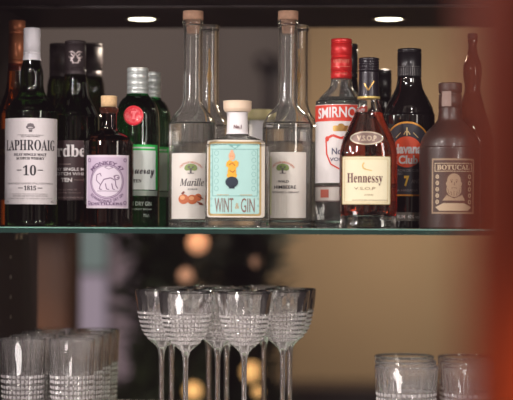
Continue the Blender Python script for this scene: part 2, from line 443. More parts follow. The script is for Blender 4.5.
a.text('ISLAY SINGLE MALT', -25, 168.5, 18, 171.5, .02).text('SCOTCH WHISKY', -25, 173, 18, 176, .02).text('TEN', -14, 178.6, -2.5, 182.5, .04)
b.art('lettering', a, WHITEINK, L, eps=.8)
a = Art(); a.rect(-17, 180.3, -15.5, 180.8).rect(-1, 180.3, 10, 180.8).rect(-16, 164.6, -4, 165.3).text('THE ULTIMATE', -18, 189.5, 2, 191).text('GUARANTEED TEN YEARS OLD', -18, 192.5, 6, 193.8).text('NON CHILL FILTERED PRODUCT', -20, 197.2, 12, 198.8, .02)
b.art('small_lettering', a, mat('rosy_ink', (150, 130, 126), rough=.6), L, eps=.8)
islay(59, .14, 42, 'dark whisky bottle mostly hidden, its black cap just left of the knotted cap', scale=.985)
islay(91, .215, 46, 'dark whisky bottle mostly hidden, its black cap just right of the knotted cap', scale=.985)

# --- small brown apothecary gin with lavender label
b = Bottle('gin_bottle', 'small round-shouldered brown bottle with cork and lavender label bearing a monkey', 'bottle', 108.3, -.02)
b.round('glass_body', [(230, 0), (229, 21, 's'), (227.5, 24.4), (222, 25), (148, 25), (141, 23.6), (136, 19.5), (132.5, 13), (130, 9.3), (126, 8.2), (114, 8.2), (111.5, 9.4), (108, 9.6), (107, 8.5)], BROWN, keep=True)
b.round('cork_stopper', [(112, 0), (112, 6.2, 's'), (107, 6.4, 's'), (107, 7.9, 's'), (97, 8.1, 's'), (96, 7.4), (96, 0)], mat('pale_cork', (214, 178, 134), rough=.8, noise=.3, nscale=300), sub=2)
LAV = mat('lavender_paper', (186, 166, 188), rough=.6, noise=.06)
b.art('label', Art().rect(-25.5, 156, 22, 208.5), mat('pale_border_paper', (206, 190, 202), rough=.6, noise=.03)); L = b.root.children[-1]
b.art('inner_panel', Art().rect(-23, 158.2, 19.5, 206.3), LAV, L, eps=.6)
PUR = mat('purple_ink', (98, 70, 104), rough=.6)
a = Art()
a.arctext('MONKEY 47', -1.8, 184.5, 19, 3.8, -50, 50, .02)
a.arctext('SCHWARZWALD DRY GIN', -1.8, 180, 23, 3, 228, 132, .01)
a.ring(-1.8, 182, 17, 17, .5).ring(-1.8, 182, 15.5, 15.5, .35).text('DISTILLERS', -18, 202.8, 14, 205.2, .02)
for x, y in ((-20.5, 161), (17, 161), (-20.5, 203), (17, 203)): a.ring(x, y, 1.9, 1.9, .6, 14)
b.art('lettering', a, PUR, L, eps=.9)
b.art('medallion', Art().ell(-1.8, 182, 15.2, 15.2, 36), mat('pale_lilac', (206, 192, 206), rough=.6), L, eps=.75)
a = Art()   # monkey line drawing
a.line([(-8, 186), (-4.5, 180), (2, 178.5), (6.5, 181), (7, 186), (9, 189)], 1.0).line([(-8, 186), (-9, 189.5), (-6.5, 190)], .9).line([(-3, 184), (-2, 189.5), (.5, 190)], .9).line([(3, 184), (4, 189.5), (6, 190)], .9)
a.line([(-8, 185), (-12, 181), (-11.5, 175.5), (-8, 174), (-7, 177)], .8).ring(8, 178, 2.8, 2.6, .8, 18).ell(8.9, 178.3, 1, .8, 8).ring(5.6, 177, 1, 1, .4, 10)
a.line([(-11, 191.5), (10, 191.5)], .5).line([(-4, 168), (0, 166.5), (4, 168.4), (0, 170), (-4, 168)], .5)
b.art('monkey_drawing', a, mat('soft_purple_ink', (120, 96, 122), rough=.6), L, eps=.95)

# --- green gin bottles
def green_gin(cx, Y, k, label, front):
    b = Bottle('gin_bottle', label, 'bottle', cx, Y, 'green gin bottles with silver caps')
    h = lambda y: (HORIZON+3-(HORIZON+3-y)*k) if y < 228 else y
    pts = [(229, 0), (228.2, 19), (227, 21.6), (222, 22), (146, 22), (128, 21.6), (114, 20.8), (106, 18.8), (100, 15.5), (96, 11.8), (92, 10), (86, 9.6)]
    fl = lambda th, z, i: .00055*abs(math.cos(th*11)) if b.z(h(143)) < z < b.z(h(99)) else 0
    b.round('glass_body', [(h(y), r*k) for y, r in pts], GREEN, keep=True, rmod=fl, segs=132)
    cap_ridges(b, 'cap', h(68), h(94), 10.8*k, mat('silver_cap', (208, 212, 210), rough=.32, metal=.45, noise=.05), grooves=(h(73), h(80.5), h(86.5), h(91)))
    b.art('label', Art().rect(-29*k, h(145.5), 24.5*k, h(190)), mat('bright_green_paper', (30, 190, 80), rough=.5, noise=.04)); L = b.root.children[-1]
    pm = mat('pale_green_paper', (218, 224, 220), rough=.55, noise=.03)
    b.art('label_panel', Art().rect(-27*k, h(147.8), 19*k, h(149.3)).rect(-27*k, h(151.2), 20.5*k, h(190)), pm, L, eps=.6)
    b.art('band', Art().rect(-29*k, h(190.8), 24*k, h(196)), mat('silver_green_band', (150, 160, 150), rough=.45, metal=.2, noise=.05), eps=.4)
    if front:
        a = Art(); a.text(script('Tanqueray'), -21, 166, 18, 178.5, .01); a.text(serif('TEN'), 2-6, 179.8, 4, 183, .01)
        b.art('lettering', a, INK, L, eps=.9)
        b.art('lettering', Art().text('LONDON DRY GIN', -22, 201.8, 15, 206, .02).text('DISTILLED IN GREAT BRITAIN', -18, 208.5, 15, 210.3).text('70cl', 6, 214, 12, 217), mat('silver_ink', (170, 182, 172), rough=.4), eps=.5)
        # red wax seal, raised disc on the shoulder
        sm = mat('red_wax', (216, 34, 52), rough=.35, coat=.4)
        me = loft_me('wax_seal', [(0, 9.8*b.s), (1.2*b.s, 9.8*b.s), (1.9*b.s, 9.2*b.s), (1.9*b.s, 8.2*b.s), (1.5*b.s, 7.9*b.s), (1.5*b.s, 0)], 40, caps=(True, False))
        o = link('wax_seal', me, sm, b.root); o.location = (-4*b.s, -22.5*b.s, b.z(117)); o.rotation_euler = (PI/2, 0, 0)
        a = Art(); a.text(serif('T'), -6.6, 112.5, -1.4, 120.5, .04).arctext('LONDON', -4, 117, 5.6, 1.8, -70, 70).arctext('ENGLAND', -4, 117, 7.4, 1.8, 230, 130)
        bm = bmesh.new(); vs = [bm.verts.new(((x+4)*b.s, -(y-117)*b.s, 1.7*b.s)) for x, y in a.v]
        for f in a.f: bm.faces.new([vs[i] for i in f])
        from_bm('seal_lettering', bm, mat('pink_wax', (240, 120, 126), rough=.4), o)
    return b
green_gin(137, .04, 1, 'green gin bottle with silver cap, red wax seal and white script label', True)
green_gin(149.5, .13, .972, 'green gin bottle tucked behind the one with the red seal, only its right side showing', False)

# --- tall clear bottles
def tall_clear(cx, Y, r, k, level, label, cork=True, streak=False):
    b = Bottle('spirit_bottle', label, 'bottle', cx, Y, 'tall clear bottles with long necks')
    h = lambda y: (HORIZON+3-(HORIZON+3-y)*k) if y < 228 else y
    q = r/23.7
    pts = [(229, r*.8, 's'), (228, r*.93), (226, r), (220, r), (132, r), (124, 22.9*q), (117, 20*q), (111, 15.2*q), (106, 11.5), (101, 9.9), (94, 9.6), (60, 9.4), (27, 9.5), (26, 9.6, 's'), (25, 10.3), (21.5, 10.3), (20.5, 9.6, 's'), (20, 9)]
    b.shell('glass_body', [((h(p[0]), p[1]*k)+p[2:]) for p in pts], CLEAR, t=1.7*k, base=6)
    if level: b.fill(h(level), SPIRIT)
    if cork:
        b.round('cork_stopper', [(h(33.5), 0), (h(33.5), 6*k, 's'), (h(20), 7.3*k, 's'), (h(19.9), 10.2*k, 's'), (h(12.4), 10.2*k, 's'), (h(11.2), 9.6*k), (h(11.2), 0)], CORK, sub=2)
    if streak:
        sp = mat('golden_streak', (206, 150, 60), rough=.5, noise=.1)
        b.round('streak', [(h(210), 0), (h(208), .7), (h(150), .8), (h(85), .9), (h(76), 1.6), (h(72), 2.4), (h(68), 1.5), (h(62), .9), (h(46), .8), (h(45), 0)], sp)  # thin golden rod with a knot, inside the bottle
    return b
OCH = mat('apricot_ink', (206, 110, 66), rough=.5, noise=.1)
LEAFG = mat('leaf_green_ink', (140, 158, 96), rough=.6, noise=.1)
def tree_emblem(b, L, x, y):
    a = Art(); a.ell(x, y, 6, 3.4).ell(x-3.5, y+1, 2.8, 2.4).ell(x+3.5, y+1, 2.8, 2.4)
    b.art('tree_emblem', a, LEAFG, L, eps=.7)
    a = Art(); a.rect(x-.8, y+1, x+.8, y+6).line([(x-3, y-.5), (x, y+2), (x+3, y-.5)], .7).rect(x-3, y+5.6, x+3, y+6.2).ell(x-1.5, y-.8, .8, .8, 8).ell(x+2, y-.2, .8, .8, 8)
    b.art('tree_trunk', a, GREYINK, L, eps=.95)
    b.art('emblem_arc', Art().arctext('OBSTHOF BRENNEREI', x, y+9, 13, 1.8, -52, 52), OCH, L, eps=.95)
b = tall_clear(192, .02, 23.7, 1, 123, 'tall clear bottle with long corked neck, apricot pictured on its ivory label')
b.art('label', Art().rrect(-24, 154, 27, 219, .8), WARMW); L = b.root.children[-1]
tree_emblem(b, L, -1.5, 168)
b.art('lettering', Art().text(thinitalic('Marille'), -12.5, 179, 11.5, 186.5).text('EDELBRAND', -4, 189, 5, 190.4), INK, L, eps=.8)
b.art('apricot_drawing', Art().ell(-8.5, 199.5, 5.3, 4.8).ell(0, 199.8, 5, 4.6).ell(5.8, 197.6, 3.4, 3.6), OCH, L, eps=.8)
b.art('apricot_highlight', Art().ell(-9.5, 198, 2.5, 2.2).ell(-.6, 198.6, 2.4, 2), mat('peach_ink', (236, 170, 120), rough=.5), L, eps=1.0)
b.art('leaf_drawing', Art().poly([(4, 201.5), (9.5, 203), (11, 205.3), (7, 205)]).poly([(-11, 194), (-8.5, 191.6), (-7, 192.5), (-9, 195)]).line([(5, 196), (10.5, 199)], 1), mat('dark_russet_ink', (132, 66, 52), rough=.5), L, eps=1.05)
tall_clear(208.5, .095, 21, .975, 140, 'tall clear bottle with a golden stalk inside, behind the apricot-label bottle', cork=False, streak=True)
b = tall_clear(287, .02, 25, 1, 128, 'tall clear bottle with long corked neck and plain ivory label without fruit')
b.art('label', Art().rrect(-18.5, 153, 20.5, 218, .8), WARMW); L = b.root.children[-1]
tree_emblem(b, L, -4.5, 168)
a = Art().text('WALD', -9, 180.8, 1.5, 183.2, .01).text('HIMBEERE', -13, 186, 8.5, 189.2, .01)
b.art('lettering', a, INK, L, eps=.8)
b.art('small_lettering', Art().text('OBSTBRAND 2 x GEBRANNT', -15.5, 191.6, 12, 193.6), GREYINK, L, eps=.8)
b.art('tinted_strip', Art().rect(-18, 158, -16.2, 215), mat('pale_lime_ink', (214, 214, 168), rough=.6), L, eps=.75)
tall_clear(298, .095, 20.5, .975, 140, 'tall clear bottle with a golden stalk inside, behind the plain ivory-label one', cork=False, streak=True)

# --- square gin with turquoise label (and its twin behind)
def square_gin(cx, Y, k, label, front):
    b = Bottle('gin_bottle', label, 'bottle', cx, Y, 'wide clear gin bottles with pale wood stoppers')
    h = lambda y: (HORIZON+4-(HORIZON+4-y)*k) if y < 228 else y
    pts = [(230, 29, 's'), (229, 31), (227, 32), (220, 32), (152, 32), (146, 30.6), (141, 26), (137.5, 18), (135, 11.5), (131, 9.6), (118, 9.3), (116.5, 9.3, 's'), (116, 10.5), (112.5, 10.5), (112, 9.5)]
    b.shell('glass_body', [((h(p[0]), p[1]*k)+p[2:]) for p in pts], CLEAR, t=2*k, base=9, ratio=.66, n=3.2, segs=96)
    b.fill(h(138), SPIRIT)
    b.round('stopper', [(h(118), 0), (h(118), 6*k, 's'), (h(112), 6.6*k, 's'), (h(112), 12.4*k, 's'), (h(109.8), 13.6*k), (h(108.5), 14.1*k), (h(102.2), 14.1*k, 's'), (h(101), 13.2*k), (h(101), 0)], PALECORK if front else mat('pale_yellow_stopper', (214, 200, 150), rough=.5, noise=.05), sub=3)
    wrapm = mat('white_wrap', (232, 226, 228), rough=.55, noise=.03)
    # neck band: open sleeve round the neck
    me = loft_me('neck_wrap', [(b.z(h(y)), r*k*b.s) for y, r in ((134.3, 11.3), (131.5, 10.5), (118, 10.2), (114, 10.6), (112.4, 10.9))], 48, caps=(False, False))
    for v in me.vertices: v.co.y *= .93
    o = link('neck_wrap', me, wrapm, b.root)
    if not front: return b
    b.art('neck_lettering', Art().text('No.1', -3.4, 125.4, 4, 129.2, .04), mat('maroon_ink', (96, 50, 60), rough=.6), o, eps=.9, r=10.5, arc=True)
    b.art('backing_label', Art().rrect(-29.8, 140.6, 27.5, 217.5, 2.5), mat('pearl_paper', (226, 216, 204), rough=.5), arc=False, hs=4)
    L = b.root.children[-1]
    b.art('gold_frame', Art().rrect(-28.5, 142.5, 24, 216, 2.5), mat('dull_gold', (178, 150, 98), rough=.45, metal=.3, noise=.15), L, arc=False, eps=.6, hs=4)
    TEAL = mat('turquoise_paper', (166, 204, 200), rough=.5, noise=.06, nscale=60)
    b.art('turquoise_panel', Art().rrect(-26.6, 144.6, 22.1, 214, 2), TEAL, L, arc=False, eps=.85, hs=4)
    a = Art().frame(-24.6, 150, 20.3, 196.5, .5).poly([(-10, 144.8), (5, 144.8), (-2.3, 150)])
    for k_ in range(9): a.ring(-25.4, 150+k_*7, 1, 1, .3, 10).ring(21, 150+k_*7, 1, 1, .3, 10)
    for yy_ in range(6): a.ring(16.5, 154+yy_*7, 2.2, 2.6, .35, 14).ring(-20.5, 154+yy_*7, 2.2, 2.6, .35, 14)
    b.art('ornament', a, mat('pale_teal_ink', (116, 164, 160), rough=.5), L, arc=False, eps=1.1, hs=5)
    a = Art().text('WINT', -22, 198.5, -3.5, 212.5).text('GIN', 4, 198.5, 17.5, 212.5)
    b.art('lettering', a, mat('copper_brown_ink', (132, 96, 88), rough=.5), L, arc=False, eps=1.25)
    a = Art().text('&', -1.9, 203.5, 2.4, 209).rect(-20, 195, -8, 195.6).rect(3, 195, 15, 195.6)
    b.art('small_lettering', a, mat('pale_gold_ink', (190, 160, 120), rough=.5), L, arc=False, eps=1.25)
    # little figure in a pot
    b.art('figure_robe', Art().poly([(-10.5, 163), (-7.5, 160.5), (-4.5, 162.5), (-1, 161), (1.5, 163), (1, 167), (-1, 168.5), (-1, 174), (-3, 178), (-8.5, 178), (-9.5, 172), (-8.5, 168.5), (-11, 167)]).ell(-5.2, 176, 5, 3.5), mat('saffron_ink', (232, 168, 52), rough=.5, noise=.15, nscale=300), L, arc=False, eps=1.25)
    b.art('figure_head', Art().ell(-5.3, 157, 3.2, 4.2).ell(-5.3, 152.6, 1.6, 1.8), mat('peach_skin_ink', (226, 168, 130), rough=.5), L, arc=False, eps=1.35)
    b.art('figure_shading', Art().line([(-8, 166), (-5, 163.5), (-2, 166.5)], .8).line([(-7.5, 171), (-4.5, 173), (-2, 171)], .8).ell(-6.4, 157, .5, .5, 6).ell(-4.3, 157, .5, .5, 6), mat('burnt_ink', (170, 92, 36), rough=.5), L, arc=False, eps=1.5)
    b.art('figure_pot', Art().ell(-5.2, 182.6, 6.3, 5.4).rect(-8, 186, -2.4, 189), mat('navy_ink', (44, 52, 66), rough=.4), L, arc=False, eps=1.4)
    return b
square_gin(236.8, -.06, 1, 'wide clear gin bottle with pale wood stopper and turquoise label in front row', True)
square_gin(258, .165, .93, 'pale-stoppered gin bottle peeking out behind the turquoise-label one', False)

# --- vodka with red cap
b = Bottle('vodka_bottle', 'clear vodka bottle with red cap and red and white label', 'bottle', 340.5, .02)
b.shell('glass_body', [(230, 21, 's'), (229, 24), (227, 25.5), (220, 25.5), (112, 25.5), (104, 24.6), (98, 21.5), (93, 16.5), (88, 12.2), (83, 10.6), (78, 10), (70, 9.5), (46, 9.3)], CLEAR, t=1.7, base=6)
b.fill(98, SPIRIT)
REDCAP = mat('red_metal_cap', (214, 44, 44), rough=.35, metal=.25, coat=.3, noise=.05)
cap_ridges(b, 'cap', 39, 79, 10.6, REDCAP, grooves=(43.5, 56, 57.5, 72))
C = b.root.children[-1]
b.art('cap_lettering', Art().text(serif('SMIRNOFF'), -8.5, 60, 8.5, 64).rect(-9, 67, 9, 67.5).text('DISTILLED', -6, 73.5, 6, 75.2), mat('pale_red_ink', (238, 130, 110), rough=.5), C, eps=.5, r=10.6)
b.art('label', Art().rrect(-36, 106, 36, 183.5, 1), mat('white_label', (226, 218, 216), rough=.5, noise=.02)); L = b.root.children[-1]
b.art('red_band', Art().rect(-36, 106.5, 36, 122.5), mat('red_label', (214, 62, 42), rough=.5, noise=.04), L, eps=.6)
b.art('lettering', Art().text('SMIRNOFF', -26, 109.5, 26, 120.2, .022, bow=1.2), WHITEINK, L, eps=.95)
b.art('gold_badge', Art().rrect(-8, 127, 8, 132.5, 1.5).ell(0, 127, 3, 2), GOLD, L, eps=.7)
a = Art().line([(-15, 140), (-8, 136.5), (0, 139.5), (8, 136.5), (15, 140)], 2.4).line([(-15.5, 139), (-14.5, 155), (-10, 165), (0, 170.5), (10, 165), (14.5, 155), (15.5, 139)], 1.5)
a.ell(-14, 140, 2.2, 2.6).ell(14, 140, 2.2, 2.6)
b.art('shield_outline', a, mat('red_label', (0, 0, 0)), L, eps=.7)
b.art('lettering', Art().text('No.21', -9, 149, 9, 155.5, .02).text('VODKA', -11, 158.5, 11, 162, .02), mat('slate_ink', (90, 86, 110), rough=.5), L, eps=.7)
b.art('lower_strip', Art().rrect(-36, 186.5, 36, 202, .6), mat('silver_paper', (188, 178, 170), rough=.45, metal=.2, noise=.06)); L2 = b.root.children[-1]
b.art('strip_mark', Art().rect(-22, 190, -12, 198), mat('rust_ink', (170, 84, 68), rough=.5), L2, eps=.7)
b.art('strip_border', Art().rect(-36, 186.5, 36, 187.6).rect(-36, 200.9, 36, 202), mat('brown_ink', (98, 76, 72), rough=.5), L2, eps=.7)

# --- dark bottles behind red cap and cognac
def dark_back(cx, Y, top, r, body, label, lowcap, mm):
    b = Bottle('spirit_bottle', label, 'bottle', cx, Y)
    k = (HORIZON-top)/181.
    b.round('glass_body', [(229, 0), (228, body-2), (226, body), (130, body), (118, body*.92), (108, body*.6), (lowcap+22, r+1.5), (lowcap+8, r+.6), (lowcap, r-.6), (lowcap-5, r-1.5)], mm, keep=True)
    cap_ridges(b, 'cap', top, lowcap, r, mat('black_cap', (30, 26, 30), rough=.35, coat=.3, noise=.1), grooves=(top+5, lowcap-5))
    b.art('label', Art().rect(-body*.9, 145, body*.9, 195), mat('dull_tan_paper', (130, 118, 100), rough=.6, noise=.1))  # label in plain dull tan paper
    b.art('lettering', Art().text('RUM' if body > 23 else 'GIN', -10, 160, 10, 172), INK, b.root.children[-1], eps=.7)
dark_back(348, .11, 44, 8.8, 23.5, 'dark bottle hidden behind the red-capped vodka, black cap peeking out', 78, BLACKGL)
dark_back(382, .175, 70, 8.8, 21, 'dark bottle hidden behind the cognac, short black cap peeking out', 98, BLACKGL)

# --- cognac
b = Bottle('cognac_bottle', 'flared cognac bottle of red-brown liquor with cream label and oval shoulder badge', 'bottle', 368, -.06)
b.shell('glass_body', [(230.5, 27, 's'), (229.5, 28.3), (226, 28.6), (219, 27.2), (213, 28.4), (205, 28.9), (160, 28.9), (150, 28.2), (140, 25.8), (130, 21.6), (122, 17.8), (114, 14.2), (106, 11.3), (99, 9.8), (90, 9), (70, 8.6)], CLEAR2, t=1.6, base=14, ratio=.72, n=2.3, segs=96)
b.fill(112.5, COGNAC, extra=.3)
BK = mat('black_foil', (38, 32, 40), rough=.3, metal=.3, coat=.3, noise=.08)
cap_ridges(b, 'cap', 58, 71.5, 10.3, BK, grooves=(61, 63.5, 66, 68.5))
o = b.round('neck_sleeve', [(97, 0), (97, 10.9, 's'), (92, 10.5), (80, 10), (72.5, 9.8), (72, 9.4, 's'), (72, 0)], BK)
b.art('chevron_mark', Art().line([(-4.5, 84), (-.5, 91), (5.5, 81.5)], 1.3), GOLD, o, eps=.5, r=10.6)
b.round('gold_ring', [(99, 10.4, 's'), (98.8, 11.3), (97, 11.3), (96.8, 10.4, 's')], mat('pale_gold_ring', (224, 196, 120), rough=.35, metal=.4), sub=2)
o = b.art('shoulder_badge', Art().ell(-1.8, 139, 16.5, 6.8, 40), mat('bronze_badge', (120, 98, 92), rough=.4, metal=.4, noise=.08), arc=False, eps=.6, hs=2)
b.art('badge_rim', Art().ring(-1.8, 139, 16.5, 6.8, 1.3, 48), mat('pale_bronze', (184, 166, 146), rough=.35, metal=.4), o, arc=False, eps=.9, hs=3)
b.art('badge_lettering', Art().text('V.S.O.P', -11.5, 136.4, 8, 141.8, .03), mat('pale_bronze', (0, 0, 0)), o, arc=False, eps=.95)
b.art('label', Art().rrect(-26, 157, 22, 204.8, 1.2), mat('bronze_line', (176, 150, 104), rough=.5), arc=False, eps=.35); L = b.root.children[-1]
b.art('cream_panel', Art().rrect(-25.2, 157.8, 21.2, 204, 1), CREAMP, L, arc=False, eps=.6)
b.art('border_line', Art().frame(-23.6, 159.5, 19.6, 202.5, .45), mat('tan_ink', (196, 172, 120), rough=.5), L, arc=False, eps=.8)
b.art('lettering', Art().text(serif('Hennessy'), -21, 173.8, 14.2, 185.8), mat('wine_ink', (96, 44, 50), rough=.5), L, arc=False, eps=.9)
b.art('grade_lettering', Art().text('V.S.O.P', -14, 187.5, 7, 190.3).text('COGNAC', -4, 194.5, 5, 196).rect(-16, 200.2, 19, 200.7), mat('brown_label_ink', (150, 126, 100), rough=.5), L, arc=False, eps=.9)
b.art('emblem', Art().ring(-3, 166.5, 3.2, 3.6, 1.1, 16, 80, 250).line([(-3.5, 169.8), (1.2, 170.8), (3.5, 171.2)], .8), mat('amber_ink', (214, 176, 92), rough=.5), L, arc=False, eps=.9)

# --- black rum bottle with orange disc
b = Bottle('rum_bottle', 'black rum bottle whose arched label has an orange disc and a yellow 7', 'bottle', 408.5, .03)
b.round('glass_body', [(229, 0), (228, 23, 's'), (226, 25.3), (220, 25.8), (124, 25.8), (115, 25), (106, 22.5), (98, 18.5), (90, 14.3), (84, 12.6), (78, 11.8), (72, 10)], mat('black_rum_glass', (22, 17, 18), rough=.06, coat=.6, noise=.2), keep=True)
cap_ridges(b, 'cap', 49, 78, 12, mat('black_screw_cap', (34, 30, 34), rough=.35, metal=.3, coat=.2, noise=.08), grooves=(52.5,))
C = b.root.children[-1]
a = Art()
for i in range(16): a.rect(-13.5+i*1.8, 68.5, -12.6+i*1.8, 76.5)
a.rect(-15, 67, 15, 67.7)
b.art('capsule_pattern', a, mat('grey_foil', (96, 92, 94), rough=.4, metal=.4), C, eps=.3, r=12)
OR = mat('orange_label', (226, 84, 48), rough=.5, noise=.04)
def arch(w, top, bot, cy, r):
    pts = [(-2+w*math.cos(t), cy-r*math.sin(t)) for t in [PI*k/24 for k in range(25)]]
    return Art().poly(pts+[(-2-w, bot), (-2+w, bot)])
b.art('label', arch(24, 0, 196.5, 145, 22), mat('orange_gold', (216, 146, 50), rough=.45, metal=.2)); L = b.root.children[-1]
b.art('black_panel', arch(22.2, 0, 194.8, 145, 20.2), mat('charcoal_label', (52, 48, 56), rough=.5, noise=.1), L, eps=.6)
b.art('orange_disc', Art().ell(-2, 153, 15.3, 15.3, 40), OR, L, eps=.85)
b.art('lettering', Art().text('Havana', -16, 145, 12.5, 154.8, .04).text('Club', -10, 156.4, 8.5, 165, .04), WHITEINK, L, eps=1.15)
b.art('gold_leaf_emblem', Art().line([(-2, 137), (-2, 129)], 1.4).line([(-5, 136), (-3, 132.5)], 1).line([(1, 136), (-1, 132.5)], 1).line([(-13, 139), (-8, 134)], .8).line([(9, 139), (4, 134)], .8), mat('pale_gold_leaf', (206, 180, 130), rough=.4, metal=.3), L, eps=.9)
b.art('age_number', Art().text('7', -4.5, 176.5, .5, 187, .05), YELLOWG, L, eps=.9)
b.art('small_lettering', Art().text('EL RON DE CUBA', -15, 170, 12, 172.6).text('ANEJO', -15, 173.3, -6, 176).text('ANOS', 2.5, 180, 13, 184).text('LA HABANA', -13, 189.6, 9, 192).line([(-17, 168), (-13, 170)], .8), mat('pale_grey_ink', (150, 144, 146), rough=.5), L, eps=.9)
b.art('lower_strip', Art().rect(-14, 212.5, 17, 221), mat('pewter_paper', (120, 112, 104), rough=.45, metal=.2)); b.art('strip_lettering', Art().text('RUM  40% vol', -11, 215, 11, 218.6, .02), WHITEINK, b.root.children[-1], eps=.7)

# --- frosted brown rum
b = Bottle('rum_bottle', 'frosted brown round-shouldered rum bottle with framed portrait label', 'bottle', 449.5, -.04)
b.round('glass_body', [(231, 0), (230, 27, 's'), (228, 30), (222, 30.5), (156, 30.5), (147, 30), (139, 28), (132, 23.5), (126, 17.5), (121, 13.2), (116, 11.9), (110, 11.4), (106, 11.2), (103, 9)], FROST, keep=True)
b.round('stopper', [(108, 0), (108, 11.6, 's'), (95, 11.4, 's'), (94.4, 10.6, 's'), (93, 10.6, 's'), (92.4, 11.6, 's'), (85, 11.8, 's'), (83, 10.6), (83, 0)], mat('brown_wax', (66, 46, 40), rough=.45, noise=.15), sub=2)
b.art('seal_strip', Art().rect(-8.5, 92, 1, 107), mat('mauve_paper', (142, 120, 112), rough=.6, noise=.15), eps=.8, r=11.6)
fr = mat('aged_gold', (146, 120, 96), rough=.5, noise=.15, nscale=200)
b.art('label', Art().rect(-18.5, 159.5, 26, 214), fr); L = b.root.children[-1]
b.art('label_panel', Art().rect(-16.7, 161.3, 24.2, 212.2), mat('umber_paper', (66, 46, 38), rough=.55, noise=.15), L, eps=.6)
a = Art().frame(-15, 164, 22.5, 172.5, .7).text(serif('BOTUCAL'), -12.5, 165.8, 20, 170.8, .02)
random.seed(3)
for i in range(5):
    a.ring(-12.2, 177.5+i*6.2, 1.8, 2.2, .9, 12).ell(-12.2, 177.5+i*6.2, .6, .8, 8).ring(20, 177.5+i*6.2, 1.8, 2.2, .9, 12)
a.poly([(-14, 207.5), (-6, 203.5), (14, 203.5), (22, 207.5), (18, 211), (-10, 211)])
b.art('lettering', a, mat('pale_aged_gold', (182, 158, 130), rough=.5), L, eps=.9)
b.art('portrait_oval', Art().ell(4, 188, 12, 14.5, 36), mat('dark_umber', (70, 50, 42), rough=.5), L, eps=.8)
a = Art().ell(4, 181.5, 6.6, 7.2).ell(4, 190, 7.2, 7.6).ell(-2.4, 184.5, 1.3, 2.2, 10).ell(10.4, 184.5, 1.3, 2.2, 10).poly([(-7, 201), (-3, 195.5), (4, 199), (12, 195.5), (15, 201)])
b.art('portrait_drawing', a, mat('sepia_ink', (160, 134, 108), rough=.5, noise=.2, nscale=400), L, eps=1.0)
a = Art().ell(1.6, 182.6, 1, .5, 8).ell(6.4, 182.6, 1, .5, 8).line([(0, 181), (2.8, 180.6)], .4).line([(5.2, 180.6), (8, 181)], .4).line([(4, 183), (4.5, 186)], .5).line([(1.2, 189), (4, 188.2), (6.8, 189)], .5).line([(4, 191.5), (4, 196.5)], .4).line([(-2, 189), (-.5, 194.5)], .4).line([(10, 189), (8.5, 194.5)], .4).line([(1, 192), (2, 196)], .5).line([(7, 192), (6.4, 196)], .5)
b.art('portrait_lines', a, mat('dark_umber', (0, 0, 0)), L, eps=1.15)

# --- decanter-like bottle far right, behind
b = Bottle('spirit_bottle', 'curvy brown glass bottle with slim bulging neck, rearmost at the right end', 'bottle', 472, .09)
b.shell('glass_body', [(229, 18, 's'), (228, 21), (225, 22), (150, 22), (135, 20.5), (122, 17), (110, 13), (100, 10.5), (92, 8.3), (85, 8), (78, 9.2), (70, 9.6), (63, 8.6), (56, 5.8), (49, 4.6), (44, 4.3), (43, 5, 's'), (39.5, 5, 's'), (39, 4.2)], mat('smoky_glass', (172, 132, 110), rough=.0, trans=1), t=1.3, base=6)
b.fill(118, mat('dark_rum_liquid', (120, 60, 30), rough=0, trans=1, ior=1.36))
b.round('stopper', [(44, 0), (44, 2.6, 's'), (39.2, 3, 's'), (39, 5, 's'), (35, 5.2), (33.3, 4), (33.3, 0)], mat('dark_stopper', (70, 44, 38), rough=.4, noise=.1), sub=3)

# =================================================================== GLASSWARE
COUNTER = -.293
def bowl_mod(s, ztop, zmid, zlow, nfl, ncol, rowh, amp):
    """cut-crystal relief: tall flutes above, bricks of small pyramids below"""
    def f(th, z, i):
        if z > ztop: return 0
        if z > zmid:
            t = (z-zmid)/(ztop-zmid)
            return -amp*.45*abs(math.sin(th*nfl/2))**.7*(1-t**2)
        if z > zlow:
            tri = lambda u: 1-abs((u % 1)*2-1)
            c = tri(th*ncol/(2*PI)); r = tri((zmid-z)/rowh)
            return -amp*(1-min(c, r))+amp*.25
        return 0
    return f
def glass_group(Y, s=None): pass

